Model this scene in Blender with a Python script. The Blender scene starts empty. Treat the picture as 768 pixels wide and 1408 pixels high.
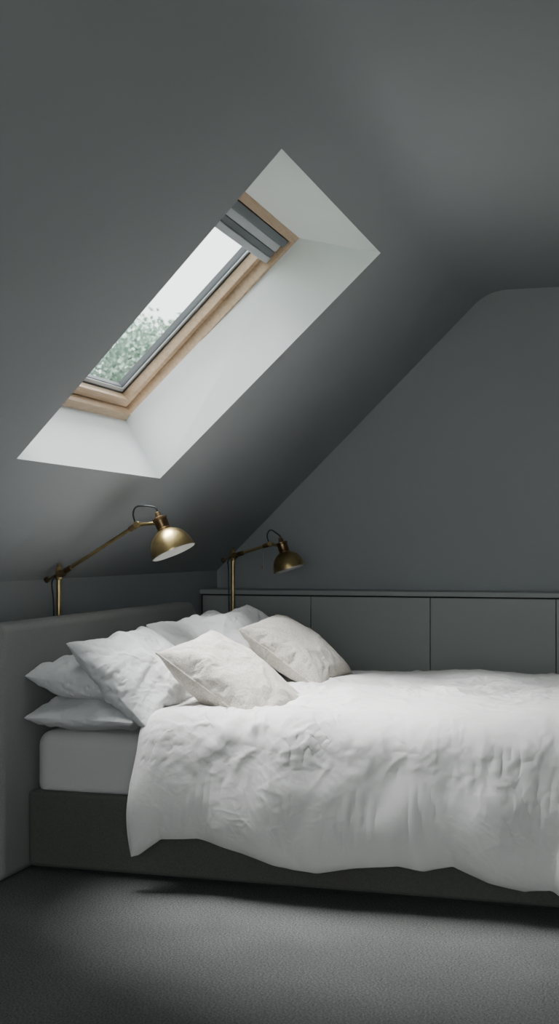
import bpy, bmesh, math, random, time
import numpy as np
from mathutils import Vector, Matrix
random.seed(3); np.random.seed(3)
scene=bpy.context.scene
coll=scene.collection
H=1.35; YAW=math.radians(16.7); F=1739.0
# ---------------------------------------------------------------- materials
def newmat(name):
    m=bpy.data.materials.new(name); m.use_nodes=True
    nt=m.node_tree; b=nt.nodes['Principled BSDF']
    return m,nt,b
def simple(name,col,rough=0.6,metal=0.0,var=0.04,nscale=6,bump=0.0,bscale=200,sheen=0.0,bdist=0.002,spec=0.5):
    m,nt,b=newmat(name); N=nt.nodes; L=nt.links
    tc=N.new('ShaderNodeTexCoord')
    n=N.new('ShaderNodeTexNoise'); n.inputs['Scale'].default_value=nscale; n.inputs['Detail'].default_value=5
    L.new(tc.outputs['Object'],n.inputs['Vector'])
    r=N.new('ShaderNodeValToRGB')
    c=np.array(col[:3])
    r.color_ramp.elements[0].position=0.3; r.color_ramp.elements[1].position=0.7
    r.color_ramp.elements[0].color=(*(c*(1-var)),1); r.color_ramp.elements[1].color=(*np.minimum(c*(1+var),1),1)
    L.new(n.outputs['Fac'],r.inputs['Fac']); L.new(r.outputs['Color'],b.inputs['Base Color'])
    b.inputs['Roughness'].default_value=rough; b.inputs['Metallic'].default_value=metal
    b.inputs['Specular IOR Level'].default_value=spec
    if sheen: b.inputs['Sheen Weight'].default_value=sheen
    if bump:
        n2=N.new('ShaderNodeTexNoise'); n2.inputs['Scale'].default_value=bscale; n2.inputs['Detail'].default_value=3
        L.new(tc.outputs['Object'],n2.inputs['Vector'])
        bp=N.new('ShaderNodeBump'); bp.inputs['Strength'].default_value=bump; bp.inputs['Distance'].default_value=bdist
        L.new(n2.outputs['Fac'],bp.inputs['Height']); L.new(bp.outputs['Normal'],b.inputs['Normal'])
    return m
def fabric(name,col,wscale=900,bump=0.5,wr=0.0,var=0.05,csc=9,wd=.0008):
    m,nt,b=newmat(name); N=nt.nodes; L=nt.links
    tc=N.new('ShaderNodeTexCoord')
    n=N.new('ShaderNodeTexNoise'); n.inputs['Scale'].default_value=wscale*0.35; n.inputs['Detail'].default_value=4
    L.new(tc.outputs['Object'],n.inputs['Vector'])
    r=N.new('ShaderNodeValToRGB'); c=np.array(col)
    r.color_ramp.elements[0].position=0.25; r.color_ramp.elements[1].position=0.75
    r.color_ramp.elements[0].color=(*(c*(1-var)),1); r.color_ramp.elements[1].color=(*np.minimum(c*(1+var),1),1)
    L.new(n.outputs['Fac'],r.inputs['Fac']); L.new(r.outputs['Color'],b.inputs['Base Color'])
    b.inputs['Roughness'].default_value=0.9; b.inputs['Specular IOR Level'].default_value=0.15
    b.inputs['Sheen Weight'].default_value=0.1
    b1=N.new('ShaderNodeBump'); b1.inputs['Strength'].default_value=bump; b1.inputs['Distance'].default_value=wd
    L.new(n.outputs['Fac'],b1.inputs['Height'])
    last=b1
    if wr:
        n3=N.new('ShaderNodeTexNoise'); n3.inputs['Scale'].default_value=csc; n3.inputs['Detail'].default_value=4; n3.inputs['Distortion'].default_value=1.0
        L.new(tc.outputs['Object'],n3.inputs['Vector'])
        b2=N.new('ShaderNodeBump'); b2.inputs['Strength'].default_value=wr; b2.inputs['Distance'].default_value=0.01
        L.new(n3.outputs['Fac'],b2.inputs['Height']); L.new(b1.outputs['Normal'],b2.inputs['Normal'])
        last=b2
    L.new(last.outputs['Normal'],b.inputs['Normal'])
    return m
M_wall=simple('grey_wall_paint',(0.372,0.388,0.398),0.75,var=0.015,nscale=2,bump=0.08,bscale=250,bdist=0.001,spec=0.25)
M_white=simple('white_reveal_paint',(0.76,0.79,0.785),0.6,var=0.01,bump=0.05,bscale=200,bdist=0.001,spec=0.3)
M_cab=simple('cabinet_lacquer',(0.385,0.403,0.393),0.55,var=0.01,spec=0.3)
M_dark=simple('shadow_gap',(0.02,0.02,0.02),0.8)
M_base=fabric('base_upholstery',(0.105,0.105,0.096),700,0.6,var=0.25)
M_head=fabric('headboard_upholstery',(0.28,0.28,0.275),700,0.6,var=0.15)
M_matt=fabric('fitted_sheet',(0.60,0.59,0.58),900,0.2,0.10)
M_duvet=fabric('white_linen',(0.675,0.658,0.642),900,0.4,0.15,0.03,csc=22)
M_pill=fabric('white_pillow_cotton',(0.71,0.705,0.705),900,0.3,0.12,0.03,csc=16)
M_linen=fabric('beige_linen',(0.56,0.508,0.456),420,1.0,0.12,0.28,csc=12,wd=.002)
M_brass=simple('aged_brass',(0.50,0.38,0.18),0.30,1.0,var=0.25,nscale=14,bump=0.05,bscale=60)
M_brassd=simple('dark_bronze',(0.26,0.17,0.09),0.35,1.0,var=0.3,nscale=20)
M_cable=simple('black_cable',(0.02,0.02,0.02),0.5)
M_shadein=simple('shade_inner_enamel',(0.75,0.74,0.70),0.45)
M_bulb=simple('frosted_bulb',(0.8,0.8,0.78),0.3)
M_alu=simple('grey_aluminium',(0.50,0.52,0.53),0.4,0.3)
M_gask=simple('dark_gasket',(0.04,0.045,0.05),0.6)
M_blind=simple('blind_fabric_grey',(0.16,0.175,0.19),0.7)
M_blindl=simple('blind_rail_grey',(0.50,0.52,0.55),0.4)
M_table=simple('bedside_painted',(0.2,0.205,0.2),0.5)
M_leaf=simple('foliage',(0.29,0.38,0.325),0.8,var=0.15,nscale=3,spec=.1)  # leaf green paled so the colour itself carries the outdoor haze
M_bark=simple('bark',(0.25,0.24,0.22),0.9,var=0.3,nscale=20,bump=0.6,bscale=30)
M_grass=simple('lawn',(0.06,0.10,0.04),0.95,var=0.3,nscale=2)
def wood():
    m,nt,b=newmat('pine_frame'); N=nt.nodes; L=nt.links
    tc=N.new('ShaderNodeTexCoord'); mp=N.new('ShaderNodeMapping')
    mp.inputs['Scale'].default_value=(30,4,30); L.new(tc.outputs['Object'],mp.inputs['Vector'])
    n=N.new('ShaderNodeTexNoise'); n.inputs['Scale'].default_value=2; n.inputs['Detail'].default_value=6; n.inputs['Distortion'].default_value=0.8
    L.new(mp.outputs['Vector'],n.inputs['Vector'])
    r=N.new('ShaderNodeValToRGB'); r.color_ramp.elements[0].position=.3; r.color_ramp.elements[1].position=.75
    r.color_ramp.elements[0].color=(0.46,0.31,0.19,1); r.color_ramp.elements[1].color=(0.60,0.44,0.30,1)
    L.new(n.outputs['Fac'],r.inputs['Fac']); L.new(r.outputs['Color'],b.inputs['Base Color'])
    b.inputs['Roughness'].default_value=0.45
    return m
M_wood=wood()
def carpet():
    m,nt,b=newmat('grey_carpet'); N=nt.nodes; L=nt.links
    tc=N.new('ShaderNodeTexCoord')
    n=N.new('ShaderNodeTexNoise'); n.inputs['Scale'].default_value=150; n.inputs['Detail'].default_value=6; n.inputs['Roughness'].default_value=.7
    L.new(tc.outputs['Object'],n.inputs['Vector'])
    n2=N.new('ShaderNodeTexNoise'); n2.inputs['Scale'].default_value=3; n2.inputs['Detail'].default_value=6
    L.new(tc.outputs['Object'],n2.inputs['Vector'])
    r=N.new('ShaderNodeValToRGB'); r.color_ramp.elements[0].position=.36; r.color_ramp.elements[1].position=.66
    r.color_ramp.elements[0].color=(0.05,0.05,0.05,1); r.color_ramp.elements[1].color=(0.22,0.22,0.214,1)
    L.new(n.outputs['Fac'],r.inputs['Fac'])
    mx=N.new('ShaderNodeMix'); mx.data_type='RGBA'; mx.blend_type='MULTIPLY'; mx.inputs[0].default_value=0.4
    r2=N.new('ShaderNodeValToRGB'); r2.color_ramp.elements[0].color=(.6,.6,.6,1); r2.color_ramp.elements[0].position=.3; r2.color_ramp.elements[1].position=.7
    L.new(n2.outputs['Fac'],r2.inputs['Fac'])
    L.new(r.outputs['Color'],mx.inputs[6]); L.new(r2.outputs['Color'],mx.inputs[7])
    L.new(mx.outputs[2],b.inputs['Base Color']); b.inputs['Roughness'].default_value=.95; b.inputs['Specular IOR Level'].default_value=.1
    bp=N.new('ShaderNodeBump'); bp.inputs['Strength'].default_value=.7; bp.inputs['Distance'].default_value=.004
    L.new(n.outputs['Fac'],bp.inputs['Height']); L.new(bp.outputs['Normal'],b.inputs['Normal'])
    return m
M_carpet=carpet()
def glass():
    m=bpy.data.materials.new('window_glass'); m.use_nodes=True; nt=m.node_tree; nt.nodes.clear()
    o=nt.nodes.new('ShaderNodeOutputMaterial'); t=nt.nodes.new('ShaderNodeBsdfTransparent'); t.inputs[0].default_value=(.93,.96,.95,1)
    g=nt.nodes.new('ShaderNodeBsdfGlossy'); g.inputs['Roughness'].default_value=.02
    fr=nt.nodes.new('ShaderNodeLayerWeight'); fr.inputs['Blend'].default_value=.12
    mx=nt.nodes.new('ShaderNodeMixShader')
    nt.links.new(fr.outputs['Fresnel'],mx.inputs[0]); nt.links.new(t.outputs[0],mx.inputs[1]); nt.links.new(g.outputs[0],mx.inputs[2])
    nt.links.new(mx.outputs[0],o.inputs[0]); return m
M_glass=glass()
# ---------------------------------------------------------------- helpers
def mk(name,verts,faces,mats,smooth=False,parent=None):
    me=bpy.data.meshes.new(name); me.from_pydata([tuple(map(float,v)) for v in verts],[],[tuple(map(int,f)) for f in faces]); me.update()
    if not isinstance(mats,(list,tuple)): mats=[mats]
    for m in mats: me.materials.append(m)
    if smooth:
        me.polygons.foreach_set('use_smooth',[True]*len(me.polygons))
    o=bpy.data.objects.new(name,me); coll.objects.link(o)
    if parent: o.parent=parent
    return o
def empty(name,loc=(0,0,0)):
    e=bpy.data.objects.new(name,None); e.location=loc; e.empty_display_size=.1; coll.objects.link(e); return e
def fixn(o):
    bm=bmesh.new(); bm.from_mesh(o.data); bmesh.ops.recalc_face_normals(bm,faces=bm.faces); bm.to_mesh(o.data); bm.free()
BF=[(0,1,3,2),(4,6,7,5),(0,4,5,1),(2,3,7,6),(0,2,6,4),(1,5,7,3)]
def box(name,mn,mx,mat,bev=0,parent=None,seg=3,fn=None):
    vs=[(x,y,z) for x in (mn[0],mx[0]) for y in (mn[1],mx[1]) for z in (mn[2],mx[2])]
    if fn: vs=[fn(*v) for v in vs]
    o=mk(name,vs,BF,mat,parent=parent); fixn(o)
    if bev:
        md=o.modifiers.new('bevel','BEVEL'); md.width=bev; md.segments=seg; md.limit_method='ANGLE'
        o.data.polygons.foreach_set('use_smooth',[True]*len(o.data.polygons))
        wn=o.modifiers.new('wn','WEIGHTED_NORMAL'); wn.keep_sharp=False
    return o
def tube(name,pts,r,mat,parent=None,cyc=False,res=8):
    cu=bpy.data.curves.new(name,'CURVE'); cu.dimensions='3D'; cu.bevel_depth=r; cu.bevel_resolution=res; cu.use_fill_caps=True
    sp=cu.splines.new('POLY'); sp.points.add(len(pts)-1)
    for i,p in enumerate(pts): sp.points[i].co=(*p,1)
    sp.use_cyclic_u=cyc
    cu.materials.append(mat)
    o=bpy.data.objects.new(name,cu); coll.objects.link(o)
    dg=bpy.context.evaluated_depsgraph_get(); me=bpy.data.meshes.new_from_object(o.evaluated_get(dg))
    bpy.data.objects.remove(o); me.name=name
    me.polygons.foreach_set('use_smooth',[True]*len(me.polygons))
    o=bpy.data.objects.new(name,me); coll.objects.link(o)
    if parent: o.parent=parent
    return o
def catmull(P,n=10):
    P=[Vector(p) for p in P]; P=[P[0]*2-P[1]]+P+[P[-1]*2-P[-2]]; out=[]
    for i in range(1,len(P)-2):
        for k in range(n):
            t=k/n; a,b,c,d=P[i-1:i+3]
            out.append(.5*((2*b)+(-a+c)*t+(2*a-5*b+4*c-d)*t*t+(-a+3*b-3*c+d)*t**3))
    out.append(P[-2]); return out
def lathe(name,prof,org,axis,mat,parent=None,seg=48,caps=True):
    ax=Vector(axis).normalized(); q=Vector((0,0,1)).rotation_difference(ax); vs=[];fs=[]
    for r,h in prof:
        for k in range(seg):
            a=2*math.pi*k/seg
            vs.append(Vector(org)+q@Vector((r*math.cos(a),r*math.sin(a),h)))
    for i in range(len(prof)-1):
        for k in range(seg):
            k2=(k+1)%seg; fs.append((i*seg+k,i*seg+k2,(i+1)*seg+k2,(i+1)*seg+k))
    if caps:
        fs.append(tuple(range(seg))[::-1]); fs.append(tuple((len(prof)-1)*seg+k for k in range(seg)))
    o=mk(name,vs,fs,mat,True,parent)
    md=o.modifiers.new('es','EDGE_SPLIT'); md.split_angle=math.radians(40)
    return o
_perm=np.random.RandomState(7).permutation(256); _perm=np.concatenate([_perm]*3)
_g=np.random.RandomState(8).normal(size=(256,3)); _g/=np.linalg.norm(_g,axis=1)[:,None]
def perlin(x,y,z=0.0):
    x,y,z=np.broadcast_arrays(np.asarray(x,float),np.asarray(y,float),np.asarray(z,float))
    xi=np.floor(x).astype(int);yi=np.floor(y).astype(int);zi=np.floor(z).astype(int)
    xf=x-xi;yf=y-yi;zf=z-zi; xi&=255;yi&=255;zi&=255
    f=lambda t:t*t*t*(t*(t*6-15)+10)
    u,v,w=f(xf),f(yf),f(zf)
    def gr(a,b,c):
        h=_perm[_perm[_perm[xi+a]+yi+b]+zi+c]; g=_g[h]
        return g[...,0]*(xf-a)+g[...,1]*(yf-b)+g[...,2]*(zf-c)
    def lp(a,b,t): return a+t*(b-a)
    x00=lp(gr(0,0,0),gr(1,0,0),u);x10=lp(gr(0,1,0),gr(1,1,0),u)
    x01=lp(gr(0,0,1),gr(1,0,1),u);x11=lp(gr(0,1,1),gr(1,1,1),u)
    return lp(lp(x00,x10,v),lp(x01,x11,v),w)*1.5
def wrinkle(x,y,seed,L,Wd,angs,p=1.7,dens=1.0):
    """elongated soft wrinkles: patches of rounded ridges in several orientations (L long, Wd across, metres)"""
    tot=0
    for k,a in enumerate(angs):
        a=math.radians(a); s=seed+k*7.31
        wx=x+L*.22*perlin(x/L,y/L,s+1); wy=y+L*.22*perlin(x/L,y/L,s+2)
        al=wx*math.cos(a)+wy*math.sin(a); ac=-wx*math.sin(a)+wy*math.cos(a)
        nn=perlin(al/L,ac/(Wd*2.2),s+3)*2.6
        rdg=np.exp(-(nn*1.5)**2)
        g=np.clip(perlin(al/L*1.1,ac/L*1.6,s+4)*2.2*dens-.10,0,1)
        tot=tot+rdg*g
    return tot
# ---------------------------------------------------------------- room
XW=-2.85; ZK=H-.0553*2.85; SL=.98; A=math.atan(SL); CA,SA=math.cos(A),math.sin(A)
YG=8.04; YB=-1.5; ZC=2.97; XR=3.0
def S(s,y,n): return (XW+s*CA-n*SA, y, ZK+s*SA+n*CA)
xbend=XW+(ZC-ZK)/SL; sb=(ZC-ZK)/SA; R=.30; tl=R*math.tan(A/2)
prof=[]
for k in range(13):
    th=A*(1-k/12)
    cx=xbend+tl; cz=ZC-R
    prof.append((cx-R*math.sin(th),cz+R*math.cos(th)))
s1=sb-tl
xr_b=XR-(ZC-ZK)/SL
prof2=[(xr_b-tl+R*math.sin(A*k/12),ZC-R+R*math.cos(A*k/12)) for k in range(13)]+[(XR,ZK)]
vs=[];fs=[]
prof_all=prof+prof2
for (x,z) in prof_all: vs+= [(x,YB,z),(x,YG,z)]
for i in range(len(prof_all)-1): fs.append((2*i,2*i+1,2*i+3,2*i+2))
def panel(y0,y1,hole):
    b=len(vs)
    vs.extend([S(0,y0,0),S(0,y1,0),S(s1,y1,0),S(s1,y0,0)]); vs.extend([S(s,y,0) for s,y in hole])
    for i in range(4):
        j=(i+1)%4; fs.append((b+i,b+j,b+4+j,b+4+i))
hole1=[(.706,4.334),(.706,5.780),(2.218,5.887),(2.218,4.246)]
hole2=[(.706,.4),(.706,1.9),(2.218,1.9),(2.218,.4)]
panel(3,YG,hole1); panel(YB,3,hole2)
ceil=mk('ceiling',vs,fs,M_wall)
for i,p in enumerate(ceil.data.polygons): p.use_smooth = i<len(prof_all)-2
mk('wall_left',[(XW,YB,0),(XW,YG,0),(XW,YG,ZK),(XW,YB,ZK)],[(0,1,2,3)],M_wall)
mk('wall_right',[(XR,YB,0),(XR,YG,0),(XR,YG,ZK),(XR,YB,ZK)],[(3,2,1,0)],M_wall)
v=[(XW,YG,0),(XR,YG,0)]+[(x,YG,z) for x,z in reversed(prof_all)]+[(XW,YG,ZK)]
mk('wall_back',v,[tuple(range(len(v)))],M_wall)
wx0,wx1,wz0,wz1=-1.3,1.5,.75,2.35
cen=[(wx0,wz0),(wx1,wz0),(wx1,wz1),(wx0,wz1)]
v=[(XW,YB,0),(XR,YB,0),(XR,YB,ZK)]+[(x,YB,z) for x,z in reversed(prof_all[:-1])]+[(XW,YB,ZK)]+[(x,YB,z) for x,z in cen]
nO=len(v)-4; ftop=[i for i in range(3,nO-1)]
mid=min(ftop,key=lambda i:abs(v[i][0]-wx1-.0)+ (0 if v[i][2]>2.9 else 9)); mid2=min(ftop,key=lambda i:abs(v[i][0]-wx0)+(0 if v[i][2]>2.9 else 9))
w0,w1,w2,w3=nO,nO+1,nO+2,nO+3
faces=[(0,1,w1,w0),tuple([1]+list(range(2,mid+1))+[w2,w1]),tuple([w2]+list(range(mid,mid2+1))+[w3]),tuple([w3]+list(range(mid2,nO))+[0,w0])]
mk('wall_front',v,faces,M_wall)
w3e=empty('added_fill_window',((wx0+wx1)/2,YB-.1,(wz0+wz1)/2)); inv=Matrix.Translation(-Vector(w3e.location))  # unseen window added behind the camera to let in ambient fill
def a3(o): o.parent=w3e; o.matrix_parent_inverse=inv
for nm,a_,b_ in (('frame_bottom',(wx0-.05,YB-.2,wz0-.05),(wx1+.05,YB+.0,wz0)),('frame_top',(wx0-.05,YB-.2,wz1),(wx1+.05,YB+.0,wz1+.05)),
   ('frame_side_1',(wx0-.05,YB-.2,wz0),(wx0,YB+.0,wz1)),('frame_side_2',(wx1,YB-.2,wz0),(wx1+.05,YB+.0,wz1)),('mullion',(.07,YB-.12,wz0),(.13,YB-.06,wz1))):
    a3(box(nm,a_,b_,M_white,.003))
a3(mk('glass',[(wx0,YB-.09,wz0),(wx1,YB-.09,wz0),(wx1,YB-.09,wz1),(wx0,YB-.09,wz1)],[(0,1,2,3)],M_glass))
mk('floor',[(XW,YB,0),(XR,YB,0),(XR,YG,0),(XW,YG,0)],[(0,1,2,3)],M_carpet)
box('baseboard_left',(XW,YB,0),(XW+.015,4.3,.1),M_wall)
# ---------------------------------------------------------------- skylights
def skylight(name,hole,yr,yt):
    w=empty(name,S(1.4,(yr[0]+yr[1])/2,.34))
    inv=Matrix.Translation(-Vector(w.location))
    def add(o): o.parent=w; o.matrix_parent_inverse=inv; return o
    D=.343; a,b=.774,2.0; y0,y1=yr
    inner=[(a,y0),(a,y1),(b,yt),(b,y0)]
    v=[S(s,y,0) for s,y in hole]+[S(s,y,D) for s,y in inner]
    add(mk('reveal',v,[(i,(i+1)%4,4+(i+1)%4,4+i) for i in range(4)],M_white))
    y1=yt
    def ring(nm,i0,i1,n0,n1,mat,bev=.004):
        A0,B0,C0,D0=a+i0,b-i0,y0+i0,y1-i0; A1,B1,C1,D1=a+i1,b-i1,y0+i1,y1-i1
        vv=[];ff=[]
        for n in (n0,n1):
            for s,y in ((A0,C0),(A0,D0),(B0,D0),(B0,C0),(A1,C1),(A1,D1),(B1,D1),(B1,C1)): vv.append(S(s,y,n))
        for i in range(4):
            j=(i+1)%4
            ff+= [(i,j,4+j,4+i),(8+i,8+4+i,8+4+j,8+j),(i,8+i,8+j,j),(4+i,4+j,12+j,12+i)]
        o=mk(nm,vv,ff,mat); fixn(o)
        md=o.modifiers.new('b','BEVEL'); md.width=bev; md.segments=2
        return add(o)
    ring('frame_outer',-.02,.040,D-.003,D+.14,M_wood)
    ring('sash',.043,.088,D+.05,D+.14,M_wood)
    ring('gasket',.086,.094,D+.095,D+.14,M_gask,.001)
    ring('glazing_bar_trim',.093,.113,D+.10,D+.14,M_alu,.002)
    ring('gasket_inner',.112,.116,D+.108,D+.14,M_gask,.001)
    v=[S(s,y,D+.115) for s,y in ((a+.1,y0+.1),(a+.1,y1-.1),(b-.1,y1-.1),(b-.1,y0+.1))]
    add(mk('glass',v,[(0,1,2,3)],M_glass))
    f=lambda s,y,n:S(s,y,n)
    for nm,sa,sb_,na,nb,mt in (('blind_cassette',b-.085,b-.045,D+.005,D+.075,M_blind),('blind_rail_upper',b-.125,b-.085,D+.02,D+.07,M_blindl),
                     ('blind_roll',b-.160,b-.127,D+.02,D+.07,M_blind),('blind_rail_lower',b-.195,b-.160,D+.015,D+.075,M_blindl)):
        add(box(nm,(sa,y0+.045,na),(sb_,y1-.045,nb),mt,.005,fn=f))
    return w
skylight('window_1',hole1,(4.30,5.79),5.86)
skylight('window_2',hole2,(.4,1.9),1.9)
# ---------------------------------------------------------------- storage cabinet
cab=empty('storage_cabinet',(0,0,0))
YC=7.71; ZT=1.074
box('top_board',(XW+.002,YC-.012,ZT-.028),(XR-.002,YG-.002,ZT),M_cab,.002,cab)
box('carcass',(XW+.002,YC+.022,.0),(XR-.002,YG-.002,ZT-.029),M_dark,0,cab)
edges=[-2.835,-2.107,-1.347,-.59,.165,.92,1.675,2.43,2.99]
for i in range(len(edges)-1):
    box('door_%d'%(i+1),(edges[i]+.0025,YC,.09),(edges[i+1]-.0025,YC+.02,ZT-.038),M_cab,.0015,cab)
box('plinth',(XW+.002,YC+.03,.001),(XR-.002,YC+.045,.085),M_cab,0,cab)
# ---------------------------------------------------------------- bed
bed=empty('bed',(0,0,0))
BX0,BX1,BY0,BY1=-2.52,-.18,4.75,6.53
hb=box('headboard',(-2.652,4.54,.0),(-2.522,6.74,1.037),M_head,.035,bed,6)
box('base',(BX0,BY0,.02),(BX1,BY1,.335),M_base,.018,bed,4)
box('plinth',(BX0,BY0+.06,.0),(BX1-.06,BY1-.06,.04),M_dark,0,bed)
box('mattress',(-2.505,BY0+.03,.30),(BX1-.03,BY1-.03,.578),M_matt,.06,bed,6)
tube('mattress_piping',[(-2.45,BY0+.026,.345),(BX1-.09,BY0+.026,.345)],.004,M_matt,bed)
# ---------------------------------------------------------------- cloth bodies
def grid_faces(nx,ny,off=0,flip=False):
    i,j=np.meshgrid(np.arange(nx-1),np.arange(ny-1),indexing='ij')
    a=i*ny+j+off; f=np.stack([a,a+ny,a+ny+1,a+1],-1).reshape(-1,4)
    return f[:,::-1] if flip else f
rx0,rx1,ry0,ry1=-1.985,BX1,BY0+.05,BY1-.05
ZD=.672
hx=[-2.05,-1.95,-1.86,-1.72,-1.6,-1.42,-1.25,-1.1,-.95,-.85,-.75,-.62,-.5,-.4,-.3,0,.3]; hz=[.115,.14,.20,.205,.18,.14,.12,.15,.165,.155,.18,.13,.11,.125,.085,.11,.13]
def params(nx,ny):
    p=np.linspace(0,1,nx)[:,None]; q=np.linspace(0,1,ny)[None,:]
    P=rx0+p*((rx1-rx0)+.5)+q*0
    hem=np.interp(P,hx,hz); y_lo=ry0-(ZD-hem)-.02; y_hi=ry1+.42
    Q=y_lo+q*(y_hi-y_lo)
    P=P+(1-p)**6*.035*perlin(Q*2.2,3.3)
    cx=np.minimum(P,rx1); cy=np.clip(Q,ry0,ry1); ox=P-cx; oy=Q-cy; d=np.hypot(ox,oy)+1e-9
    e=np.minimum(np.minimum(P-rx0,rx1+.5-P),np.minimum(Q-y_lo,y_hi-Q)).clip(0)
    return P,Q,cx,cy,ox/d,oy/d,d,e
def drape(nx,ny,off=0.0):
    P,Q,cx,cy,ux,uy,d,e=params(nx,ny)
    r=.13; hp=r*math.pi/2; th=np.minimum(d/r,math.pi/2)
    s01=np.clip((d-hp)/.40,0,1)
    out=r*np.sin(th)+.055*np.sin(np.pi*np.clip(s01*.8,0,1)); down=r*(1-np.cos(th))+np.maximum(d-hp,0)
    X=cx+ux*out; Y=cy+uy*out; Z=ZD-down
    side=np.clip((d-.05)/.45,0,1)
    t=np.where(np.abs(uy)>np.abs(ux),P,Q)
    lean=t-.35*np.exp(-(t+2.0)/.6)*(d)
    h=.026*perlin(P*2.1,Q*2.1,2.2)+.014*perlin(P*4.4,Q*3.9,7.7)+.044*perlin(lean*2.6,side*.7,1.7)*side+.024*perlin(lean*5.5+side*1.2,side*1.0,4.7)*side
    h=h-off
    return np.stack([X+ux*np.sin(th)*h,Y+uy*np.sin(th)*h,Z+np.cos(th)*h],-1)
def rawobj(name,V,Fc):
    me=bpy.data.meshes.new(name); me.from_pydata(V.tolist(),[],Fc.tolist()); me.update()
    o=bpy.data.objects.new(name,me); coll.objects.link(o); return o
NX,NY=150,180
base=drape(NX,NY)
ctmp=rawobj('tmp_collider',drape(90,110,off=.016).reshape(-1,3),grid_faces(90,110))
ctmp.modifiers.new('c','COLLISION'); ctmp.collision.thickness_outer=.008; ctmp.collision.thickness_inner=.1; ctmp.collision.cloth_friction=10
jit=base.copy()
P_,Q_=params(NX,NY)[:2]
jit[...,2]+=.004*perlin(P_*6,Q_*6,3.1)
dtmp=rawobj('tmp_duvet',jit.reshape(-1,3),grid_faces(NX,NY))
md=dtmp.modifiers.new('cloth','CLOTH'); cs=md.settings
cs.quality=6; cs.mass=.3; cs.tension_stiffness=30; cs.compression_stiffness=30; cs.shear_stiffness=10; cs.bending_stiffness=4
cs.tension_damping=10; cs.compression_damping=10; cs.shear_damping=10; cs.air_damping=2
cs.shrink_min=-.03
md.collision_settings.distance_min=.006; md.collision_settings.collision_quality=2
sims=[dtmp]
NP=60
def pflat2(a,b,seed):
    g=np.linspace(-1,1,NP); U,Vv=np.meshgrid(g,g,indexing='ij'); ed=(1-U**2)*(1-Vv**2)
    x=a*U; y=b*Vv
    top=np.stack([x,y,.03*ed**.5+.007*perlin(x*14,y*14,seed)*np.clip(ed*4,0,1)],-1).reshape(-1,3)
    bot=np.stack([x,y,-.03*ed**.5+.007*perlin(x*14,y*14,seed+9)*np.clip(ed*4,0,1)],-1).reshape(-1,3)
    idx=np.arange(NP*NP).reshape(NP,NP); inner=np.zeros((NP,NP),bool); inner[1:-1,1:-1]=True
    mapb=idx.copy(); mapb[inner]=NP*NP+np.arange(inner.sum())
    V=np.concatenate([top,bot[inner.reshape(-1)]])
    f1=grid_faces(NP,NP); f2=mapb.reshape(-1)[grid_faces(NP,NP,0,True)]
    return rawobj('tmp_pillow',V,np.concatenate([f1,f2]))
specs={'A':(.255,.38,1),'B':(.27,.37,21),'C':(.26,.25,41),'D':(.26,.25,61)}
ptmp={}
for k,(a,b,sd_) in specs.items():
    o=pflat2(a,b,sd_); m=o.modifiers.new('cloth','CLOTH'); s=m.settings
    s.quality=6; s.mass=.2; s.tension_stiffness=20; s.compression_stiffness=20; s.shear_stiffness=6; s.bending_stiffness=.3 if k in 'AB' else .6
    s.air_damping=4; s.use_pressure=True; s.uniform_pressure_force=1.7; s.effector_weights.gravity=0
    s.shrink_min=-.04 if k in 'AB' else -.02
    m.collision_settings.use_collision=False
    ptmp[k]=o; sims.append(o)
t0=time.time()
NF=24
scene.frame_start=1; scene.frame_end=NF
for o in sims: o.modifiers['cloth'].point_cache.frame_start=1; o.modifiers['cloth'].point_cache.frame_end=NF
for f in range(1,NF+1): scene.frame_set(f)
dg=bpy.context.evaluated_depsgraph_get()
def grab(o):
    me=o.evaluated_get(dg).data; n=len(me.vertices); a=np.empty(n*3); me.vertices.foreach_get('co',a); return a.reshape(-1,3)
DV=grab(dtmp).reshape(NX,NY,3); PV={k:grab(o) for k,o in ptmp.items()}
print('SIM',time.time()-t0)
for o in sims+[ctmp]: bpy.data.objects.remove(o)
scene.frame_set(1)
def upsample(Gd,k):
    def up(Ax):
        n=Ax.shape[0]; pad=np.concatenate([2*Ax[:1]-Ax[1:2],Ax,2*Ax[-1:]-Ax[-2:-1]]); out=np.empty(((n-1)*k+1,)+Ax.shape[1:])
        for j in range(k):
            t=j/k; a,b,c,d=pad[:-3],pad[1:-2],pad[2:-1],pad[3:]
            r_=.5*((2*b)+(c-a)*t+(2*a-5*b+4*c-d)*t*t+(-a+3*b-3*c+d)*t**3); out[j:(n-1)*k:k]=r_[:n-1]
        out[-1]=Ax[-1]; return out
    return np.swapaxes(up(np.swapaxes(up(Gd),0,1)),0,1)
def normals(G):
    n=np.cross(np.gradient(G,axis=0),np.gradient(G,axis=1)); return n/(np.linalg.norm(n,axis=-1,keepdims=True)+1e-12)
def closed(name,O,I,mat):
    nx,ny=O.shape[:2]
    b=np.zeros((nx,ny),bool); b[0]=b[-1]=True; b[:,0]=b[:,-1]=True
    idx=np.arange(nx*ny).reshape(nx,ny); mapb=idx.copy(); mapb[~b]=nx*ny+np.arange((~b).sum())
    V=np.concatenate([O.reshape(-1,3),I[~b]]); f2=mapb.reshape(-1)[grid_faces(nx,ny,0,True)]
    me=bpy.data.meshes.new(name); me.from_pydata(V.tolist(),[],np.concatenate([grid_faces(nx,ny),f2]).tolist()); me.update()
    me.materials.append(mat); me.polygons.foreach_set('use_smooth',[True]*len(me.polygons))
    o=bpy.data.objects.new(name,me); coll.objects.link(o); return o
ALL=[0,30,60,90,120,150]
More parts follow.
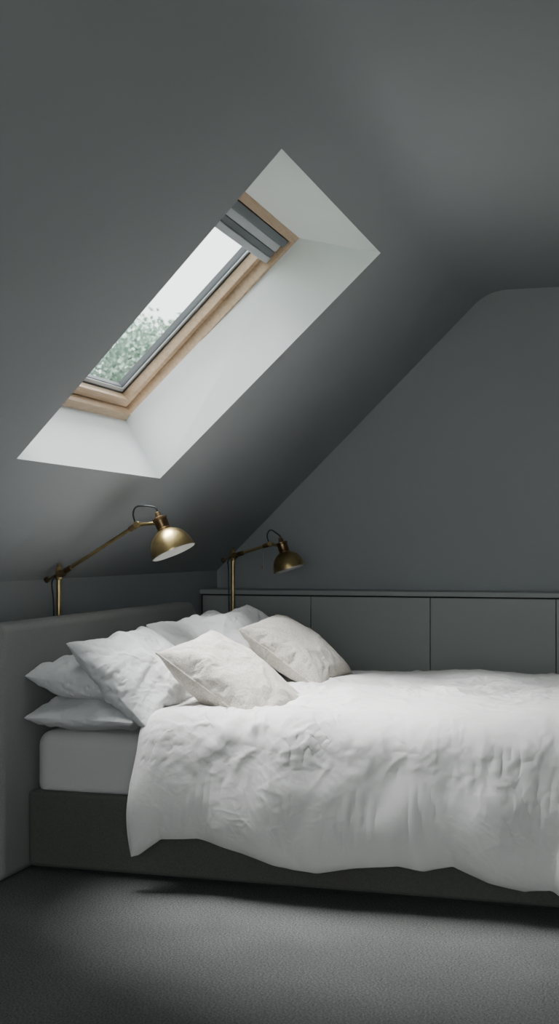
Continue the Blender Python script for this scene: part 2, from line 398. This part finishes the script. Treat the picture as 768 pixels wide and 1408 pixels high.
def duvet_final():
    G=upsample(DV,5); nx,ny=G.shape[:2]
    P,Q,cx,cy,ux,uy,d,e=params(nx,ny)
    N=normals(G)
    if N[nx//2,ny//2,2]<0: N=-N
    side=np.clip((d-.03)/.30,0,1); top=1-side
    mask=np.clip(.75+.9*perlin(P*1.7,Q*1.7,30),.25,1.3)
    fine=np.clip(.6+1.2*perlin(P*2.6,Q*2.6,31),.1,1.3)
    ct=.009*wrinkle(P,Q,3,.26,.05,ALL)+.0040*wrinkle(P,Q,103,.16,.024,[10,45,80,115,160],dens=1.2)+.0014*fine*wrinkle(P,Q,203,.09,.012,ALL,dens=1.3)
    sh=np.exp(-((side-.30)/.40)**2)
    cs_=.010*wrinkle(P,Q,53,.38,.055,[55,75,95,115])*(.30+.70*sh)+.0028*wrinkle(P,Q,153,.22,.024,[30,55,75,105,140],dens=1.1)*(.3+.7*sh)+.0010*fine*wrinkle(P,Q,253,.11,.012,ALL,dens=1.3)
    h=ct*mask*top+cs_*side*mask
    h*=1-np.exp(-e/.04)
    puff=.034*(1-np.exp(-e/.04))
    O=G+N*(h+puff)[...,None]
    I=G-N*(.010+.012*(1-np.exp(-e/.03)))[...,None]
    b=np.zeros((nx,ny),bool); b[0]=b[-1]=True; b[:,0]=b[:,-1]=True
    O[b]=G[b]
    closed('duvet',O,I,M_duvet)
duvet_final()
def pillow(name,kind,c,ux,uy,a,b,T,mat,sag=0.0,pip=False,wr=1.0,seed=0):
    ux=Vector(ux).normalized(); nz=ux.cross(Vector(uy)).normalized(); uy=nz.cross(ux)
    V=PV[kind].copy(); V-= (V.max(0)+V.min(0))/2; e=V.max(0)
    V=V/e*np.array([a,b,T])
    Tg=V[:NP*NP].reshape(NP,NP,3); Bg=Tg.copy(); Bg[1:-1,1:-1]=V[NP*NP:].reshape(NP-2,NP-2,3)
    K=4; Tg=upsample(Tg,K); Bg=upsample(Bg,K); n=Tg.shape[0]
    g=np.linspace(-1,1,n); U,W_=np.meshgrid(g,g,indexing='ij'); x=U*a; y=W_*b
    ed=np.minimum((1-abs(U))*a,(1-abs(W_))*b)
    fall=(1-np.exp(-ed/.03))
    out=[]
    for G,sg,s0 in ((Tg,1,0),(Bg,-1,50)):
        N=normals(G)*(sg); s=seed*17+s0
        h=.020*perlin(x*4,y*4,s+1)+wr*(.008*wrinkle(x,y,s+3,.28,.045,ALL,dens=.9)+.0025*wrinkle(x,y,s+5,.16,.022,ALL,dens=1.0)+.0008*wrinkle(x,y,s+9,.07,.010,ALL,dens=1.2))
        gath=.006*perlin(y*24,x*4,s+11)*np.exp(-(1-abs(U))*a/.05)+.006*perlin(x*24,y*4,s+12)*np.exp(-(1-abs(W_))*b/.05)
        out.append(G+N*((h+gath)*fall)[...,None])
    M=np.array([ux,uy,nz]); res=[]
    for G in out:
        Wd=G@M+np.array(c)
        if sag: Wd[...,2]-=sag*(np.abs(G[...,1])/b)**2.5
        res.append(Wd)
    o=closed(name,res[0],res[1],mat)
    if pip:
        Wg=res[0][::2,::2]; loop=list(Wg[:,0])+list(Wg[-1,1:])+list(Wg[-2::-1,-1])+list(Wg[0,-2:0:-1])
        tube('piping',loop,.0045,mat,o,cyc=True,res=3)
    return o
def leaning(name,kind,top,bot,yc,w,T,mat,skew=(0,0,0),**k):
    t=Vector((top[0],yc,top[1])); b=Vector((bot[0],yc,bot[1])); d=t-b
    return pillow(name,kind,(t+b)/2,d,Vector((0,1,0))+Vector(skew),d.length/2,w/2,T,mat,**k)
pillow('pillow','A',(-2.27,5.07,.652),(1,0,.0),(0,1,0),.245,.37,.075,M_pill,sag=.01,seed=1)
pillow('pillow.001','B',(-2.295,5.10,.790),(1,.03,-.16),(0,1,0),.24,.37,.085,M_pill,sag=.01,seed=2)
pillow('pillow.002','A',(-2.27,6.10,.652),(1,0,.0),(0,1,0),.245,.37,.075,M_pill,seed=3)
pillow('pillow.003','B',(-2.295,6.08,.790),(1,.02,-.16),(0,1,0),.24,.37,.085,M_pill,seed=4)
leaning('pillow.004','B',(-2.31,.965),(-1.95,.630),5.08,.78,.105,M_pill,skew=(.03,0,.02),seed=5,wr=1.2)
leaning('pillow.005','A',(-2.27,1.00),(-1.93,.69),5.86,.84,.09,M_pill,skew=(.05,0,.0),seed=6)
leaning('pillow.006','B',(-2.14,1.015),(-1.80,.71),6.08,.72,.08,M_pill,skew=(.15,0,.0),seed=7)
leaning('throw_pillow','C',(-1.95,.945),(-1.485,.620),5.09,.55,.09,M_linen,pip=True,skew=(.12,0,.08),seed=8,wr=.65)
leaning('throw_pillow.001','D',(-1.91,.975),(-1.50,.69),5.98,.52,.09,M_linen,pip=True,skew=(.12,0,.02),seed=9,wr=.65)
# ---------------------------------------------------------------- lamps
def lamp(name,y,bx,bz,jz,elbow,sc,R=.103,tilt=24,chain=False):
    e=empty(name,(bx,y,bz)); inv=Matrix.Translation((-bx,-y,-bz))
    def ad(o): o.parent=e; o.matrix_parent_inverse=inv; return o
    ad(lathe('foot',[(.07,0),(.07,.012),(.062,.018),(.02,.024),(.013,.05)],(bx,y,bz),(0,0,1),M_brass))
    ad(tube('post',[(bx,y,bz+.02),(bx,y,jz+.03)],.0115,M_brass))
    ad(lathe('post_collar',[(.015,-.03),(.017,-.025),(.017,.02),(.015,.026),(.008,.034),(.010,.042),(.004,.05)],(bx,y,jz),(0,0,1),M_brass))
    ad(lathe('pivot_knuckle',[(.016,-.022),(.018,-.018),(.018,.018),(.016,.022)],(bx+.012,y,jz),(0,1,0),M_brassd))
    ad(tube('thumb_screw_rod',[(bx,y-.005,jz),(bx-.055,y-.01,jz-.028)],.005,M_brassd))
    ad(lathe('thumb_screw',[(.004,-.012),(.013,-.010),(.015,0),(.013,.008),(.004,.010)],(bx-.06,y-.01,jz-.03),(-1,0,-.5),M_brassd))
    J=Vector((bx+.012,y,jz)); E=Vector((elbow[0],y,elbow[1]))
    ad(tube('arm',[J,E],.0085,M_brass))
    d=(E-J).normalized()
    ad(lathe('arm_ferrule',[(.011,0),(.0135,.004),(.0135,.036),(.010,.04)],J+d*.02,d,M_brassd))
    ad(lathe('elbow_ferrule',[(.0095,0),(.013,.004),(.013,.05),(.009,.054)],E-d*.05,d,M_brassd))
    ad(lathe('elbow_pivot',[(.013,-.018),(.016,-.015),(.016,.015),(.013,.018)],E,(0,1,0),M_brass))
    tl=math.radians(tilt); ax=Vector((-math.sin(tl),0,math.cos(tl)))
    C=Vector((sc[0],y,sc[1])); Rr=R; base=C-ax*.45*Rr
    prof=[]
    for k in range(15):
        a=math.radians(90*k/14*.80); prof.append((Rr*math.cos(a),Rr*1.12*math.sin(a)))
    prof=[(Rr*1.03,-.004),(Rr*1.035,0)]+prof
    ad(lathe('shade',prof,base,ax,M_brass,caps=False,seg=64))
    inn=[(r*.975,h-.002) for r,h in prof]
    ad(lathe('shade_lining',inn,base,ax,M_shadein,caps=False,seg=64))
    h0=prof[-1][1]; r0=prof[-1][0]
    ad(lathe('socket_cap',[(r0,h0-.002),(r0*1.04,h0+.004),(r0*.95,h0+.010),(.032,h0+.014),(.032,h0+.05),(.036,h0+.052),(.036,h0+.060),(.024,h0+.064),(.015,h0+.068),(.012,h0+.088),(.006,h0+.093)],base,ax,M_brassd))
    ad(lathe('bulb',[(.012,h0),(.013,h0-.02),(.024,h0-.045),(.026,h0-.06),(.018,h0-.078),(.003,h0-.085)],base,ax,M_bulb))
    K=base+ax*(h0+.035)
    ad(tube('head_arm',[E,E+(K-E)*.6,K],.0085,M_brass))
    T=base+ax*(h0+.09)
    ad(tube('cable_loop',catmull([E+Vector((-.004,-.012,.0)),E+Vector((-.018,-.012,.05)),E+Vector((.002,-.006,.085)),T+Vector((-.018,0,.025)),T+Vector((.0,0,.010)),T]),.004,M_cable))
    ad(tube('cable_drop',catmull([J+Vector((-.01,-.014,.0)),J+Vector((-.04,-.016,-.04)),J+Vector((-.035,-.014,-.12)),Vector((bx-.02,y-.014,bz+.05)),Vector((bx-.03,y-.014,bz+.015))]),.0035,M_cable))
    if chain:
        p=J+d*(E-J).length*.78
        ad(tube('pull_chain',[p,p-Vector((0,0,.12))],.0015,M_brassd)); ad(lathe('chain_bob',[(.002,0),(.005,.006),(.004,.014),(.001,.018)],p-Vector((0,0,.135)),(0,0,1),M_brassd))
    return e
box('headboard_ledge',(XW+.003,4.54,0),(-2.655,6.74,.93),M_cab,.004)
lamp('brass_reading_lamp',5.5,-2.752,.931,1.222,(-2.345,1.455),(-2.185,1.372))
lamp('brass_reading_lamp.001',7.35,-2.503,.562,1.297,(-2.262,1.368),(-2.155,1.262),R=.098,tilt=18,chain=True)
tb=empty('bedside_table',(0,0,0))
box('top',(-2.84,7.06,.53),(-2.34,7.56,.56),M_table,.005,tb)
box('body',(-2.83,7.07,.20),(-2.35,7.55,.53),M_table,.003,tb)
box('drawer_front',(-2.352,7.09,.22),(-2.335,7.53,.51),M_table,.003,tb)
for i,(x,y) in enumerate(((-2.81,7.09),(-2.37,7.09),(-2.81,7.53),(-2.37,7.53))):
    tube('leg_%d'%(i+1),[(x,y,0.001),(x,y,.2)],.014,M_table,tb)
lathe('drawer_knob',[(.006,0),(.006,.012),(.013,.02),(.004,.026)],(-2.335,7.31,.37),(1,0,0),M_brass,tb)
# ---------------------------------------------------------------- exterior
gz=-3.0
mk('ground',[(-60,-40,gz),(60,-40,gz),(60,60,gz),(-60,60,gz)],[(0,1,2,3)],M_grass)
def tree(cx,cy,cz):
    e=empty('tree',(cx,cy,gz)); inv=Matrix.Translation((-cx,-cy,-gz))
    def ad(o): o.parent=e; o.matrix_parent_inverse=inv
    ad(tube('trunk',catmull([(cx,cy,gz),(cx+.1,cy,gz+2),(cx,cy+.1,cz-1)]),.22,M_bark))
    rs=np.random.RandomState(5)
    allp=[]
    for k in range(90):
        a=rs.normal(size=3); a/=np.linalg.norm(a); c=np.array([cx,cy,cz])+a*np.array([2.6,2.6,2.0])*rs.uniform(.35,1)
        if k<9: ad(tube('branch_%d'%k,[(cx,cy,cz-1.6+.1*k),tuple(c)],.04,M_bark,res=2))
        rr=rs.uniform(.35,.8)
        P=rs.normal(size=(1400,3)); P/=np.linalg.norm(P,axis=1)[:,None]; allp.append(c+P*rr*rs.uniform(.5,1.05,size=(1400,1)))
    P=np.concatenate(allp); n=len(P)
    u=rs.normal(size=(n,3)); u/=np.linalg.norm(u,axis=1)[:,None]; w=np.cross(u,rs.normal(size=(n,3))); w/=np.linalg.norm(w,axis=1)[:,None]
    l=.045; Q=np.stack([P-u*l,P+w*l*.6,P+u*l,P-w*l*.6],1).reshape(-1,3)
    ad(mk('foliage',Q,np.arange(4*n).reshape(-1,4),M_leaf))
tree(-8.1,18.4,2.6)
# ---------------------------------------------------------------- light
w=bpy.data.worlds.new('overcast'); scene.world=w; w.use_nodes=True
nt=w.node_tree; bg=nt.nodes['Background']
tc=nt.nodes.new('ShaderNodeTexCoord'); n=nt.nodes.new('ShaderNodeTexNoise'); n.inputs['Scale'].default_value=1.5; n.inputs['Detail'].default_value=3
r=nt.nodes.new('ShaderNodeValToRGB'); r.color_ramp.elements[0].color=(.85,.885,.905,1); r.color_ramp.elements[1].color=(.97,.985,.995,1)
nt.links.new(tc.outputs['Generated'],n.inputs['Vector']); nt.links.new(n.outputs['Fac'],r.inputs['Fac']); nt.links.new(r.outputs['Color'],bg.inputs['Color'])
bg.inputs['Strength'].default_value=3.8
sd=bpy.data.lights.new('overcast_sun','SUN'); sd.energy=28; sd.angle=math.radians(46); sd.color=(.985,.99,1)
so=bpy.data.objects.new('overcast_sun',sd); coll.objects.link(so); so.location=(-5,8,8)
so.rotation_euler=Vector((.44,-.04,-.88)).to_track_quat('-Z','Y').to_euler()
ad_=bpy.data.lights.new('added_fill_light','AREA'); ad_.shape='RECTANGLE'; ad_.size=2.7; ad_.size_y=1.5; ad_.energy=42; ad_.color=(.95,.98,1)  # added area lamp outside the front window, boosts the room fill
ao=bpy.data.objects.new('added_fill_light',ad_); coll.objects.link(ao); ao.location=(.1,YB-.25,1.55)
ao.rotation_euler=Vector((0,1,0)).to_track_quat('-Z','Z').to_euler()
# ---------------------------------------------------------------- camera
cd=bpy.data.cameras.new('camera'); cam=bpy.data.objects.new('camera',cd); coll.objects.link(cam)
cam.location=(0,0,H); cam.rotation_euler=(math.pi/2,0,YAW)
cd.sensor_fit='VERTICAL'; cd.sensor_height=36; cd.lens=36*F/1408; cd.shift_y=48/1408; cd.clip_start=.05
cd.dof.use_dof=True; cd.dof.focus_distance=5.6; cd.dof.aperture_fstop=4.0
scene.camera=cam
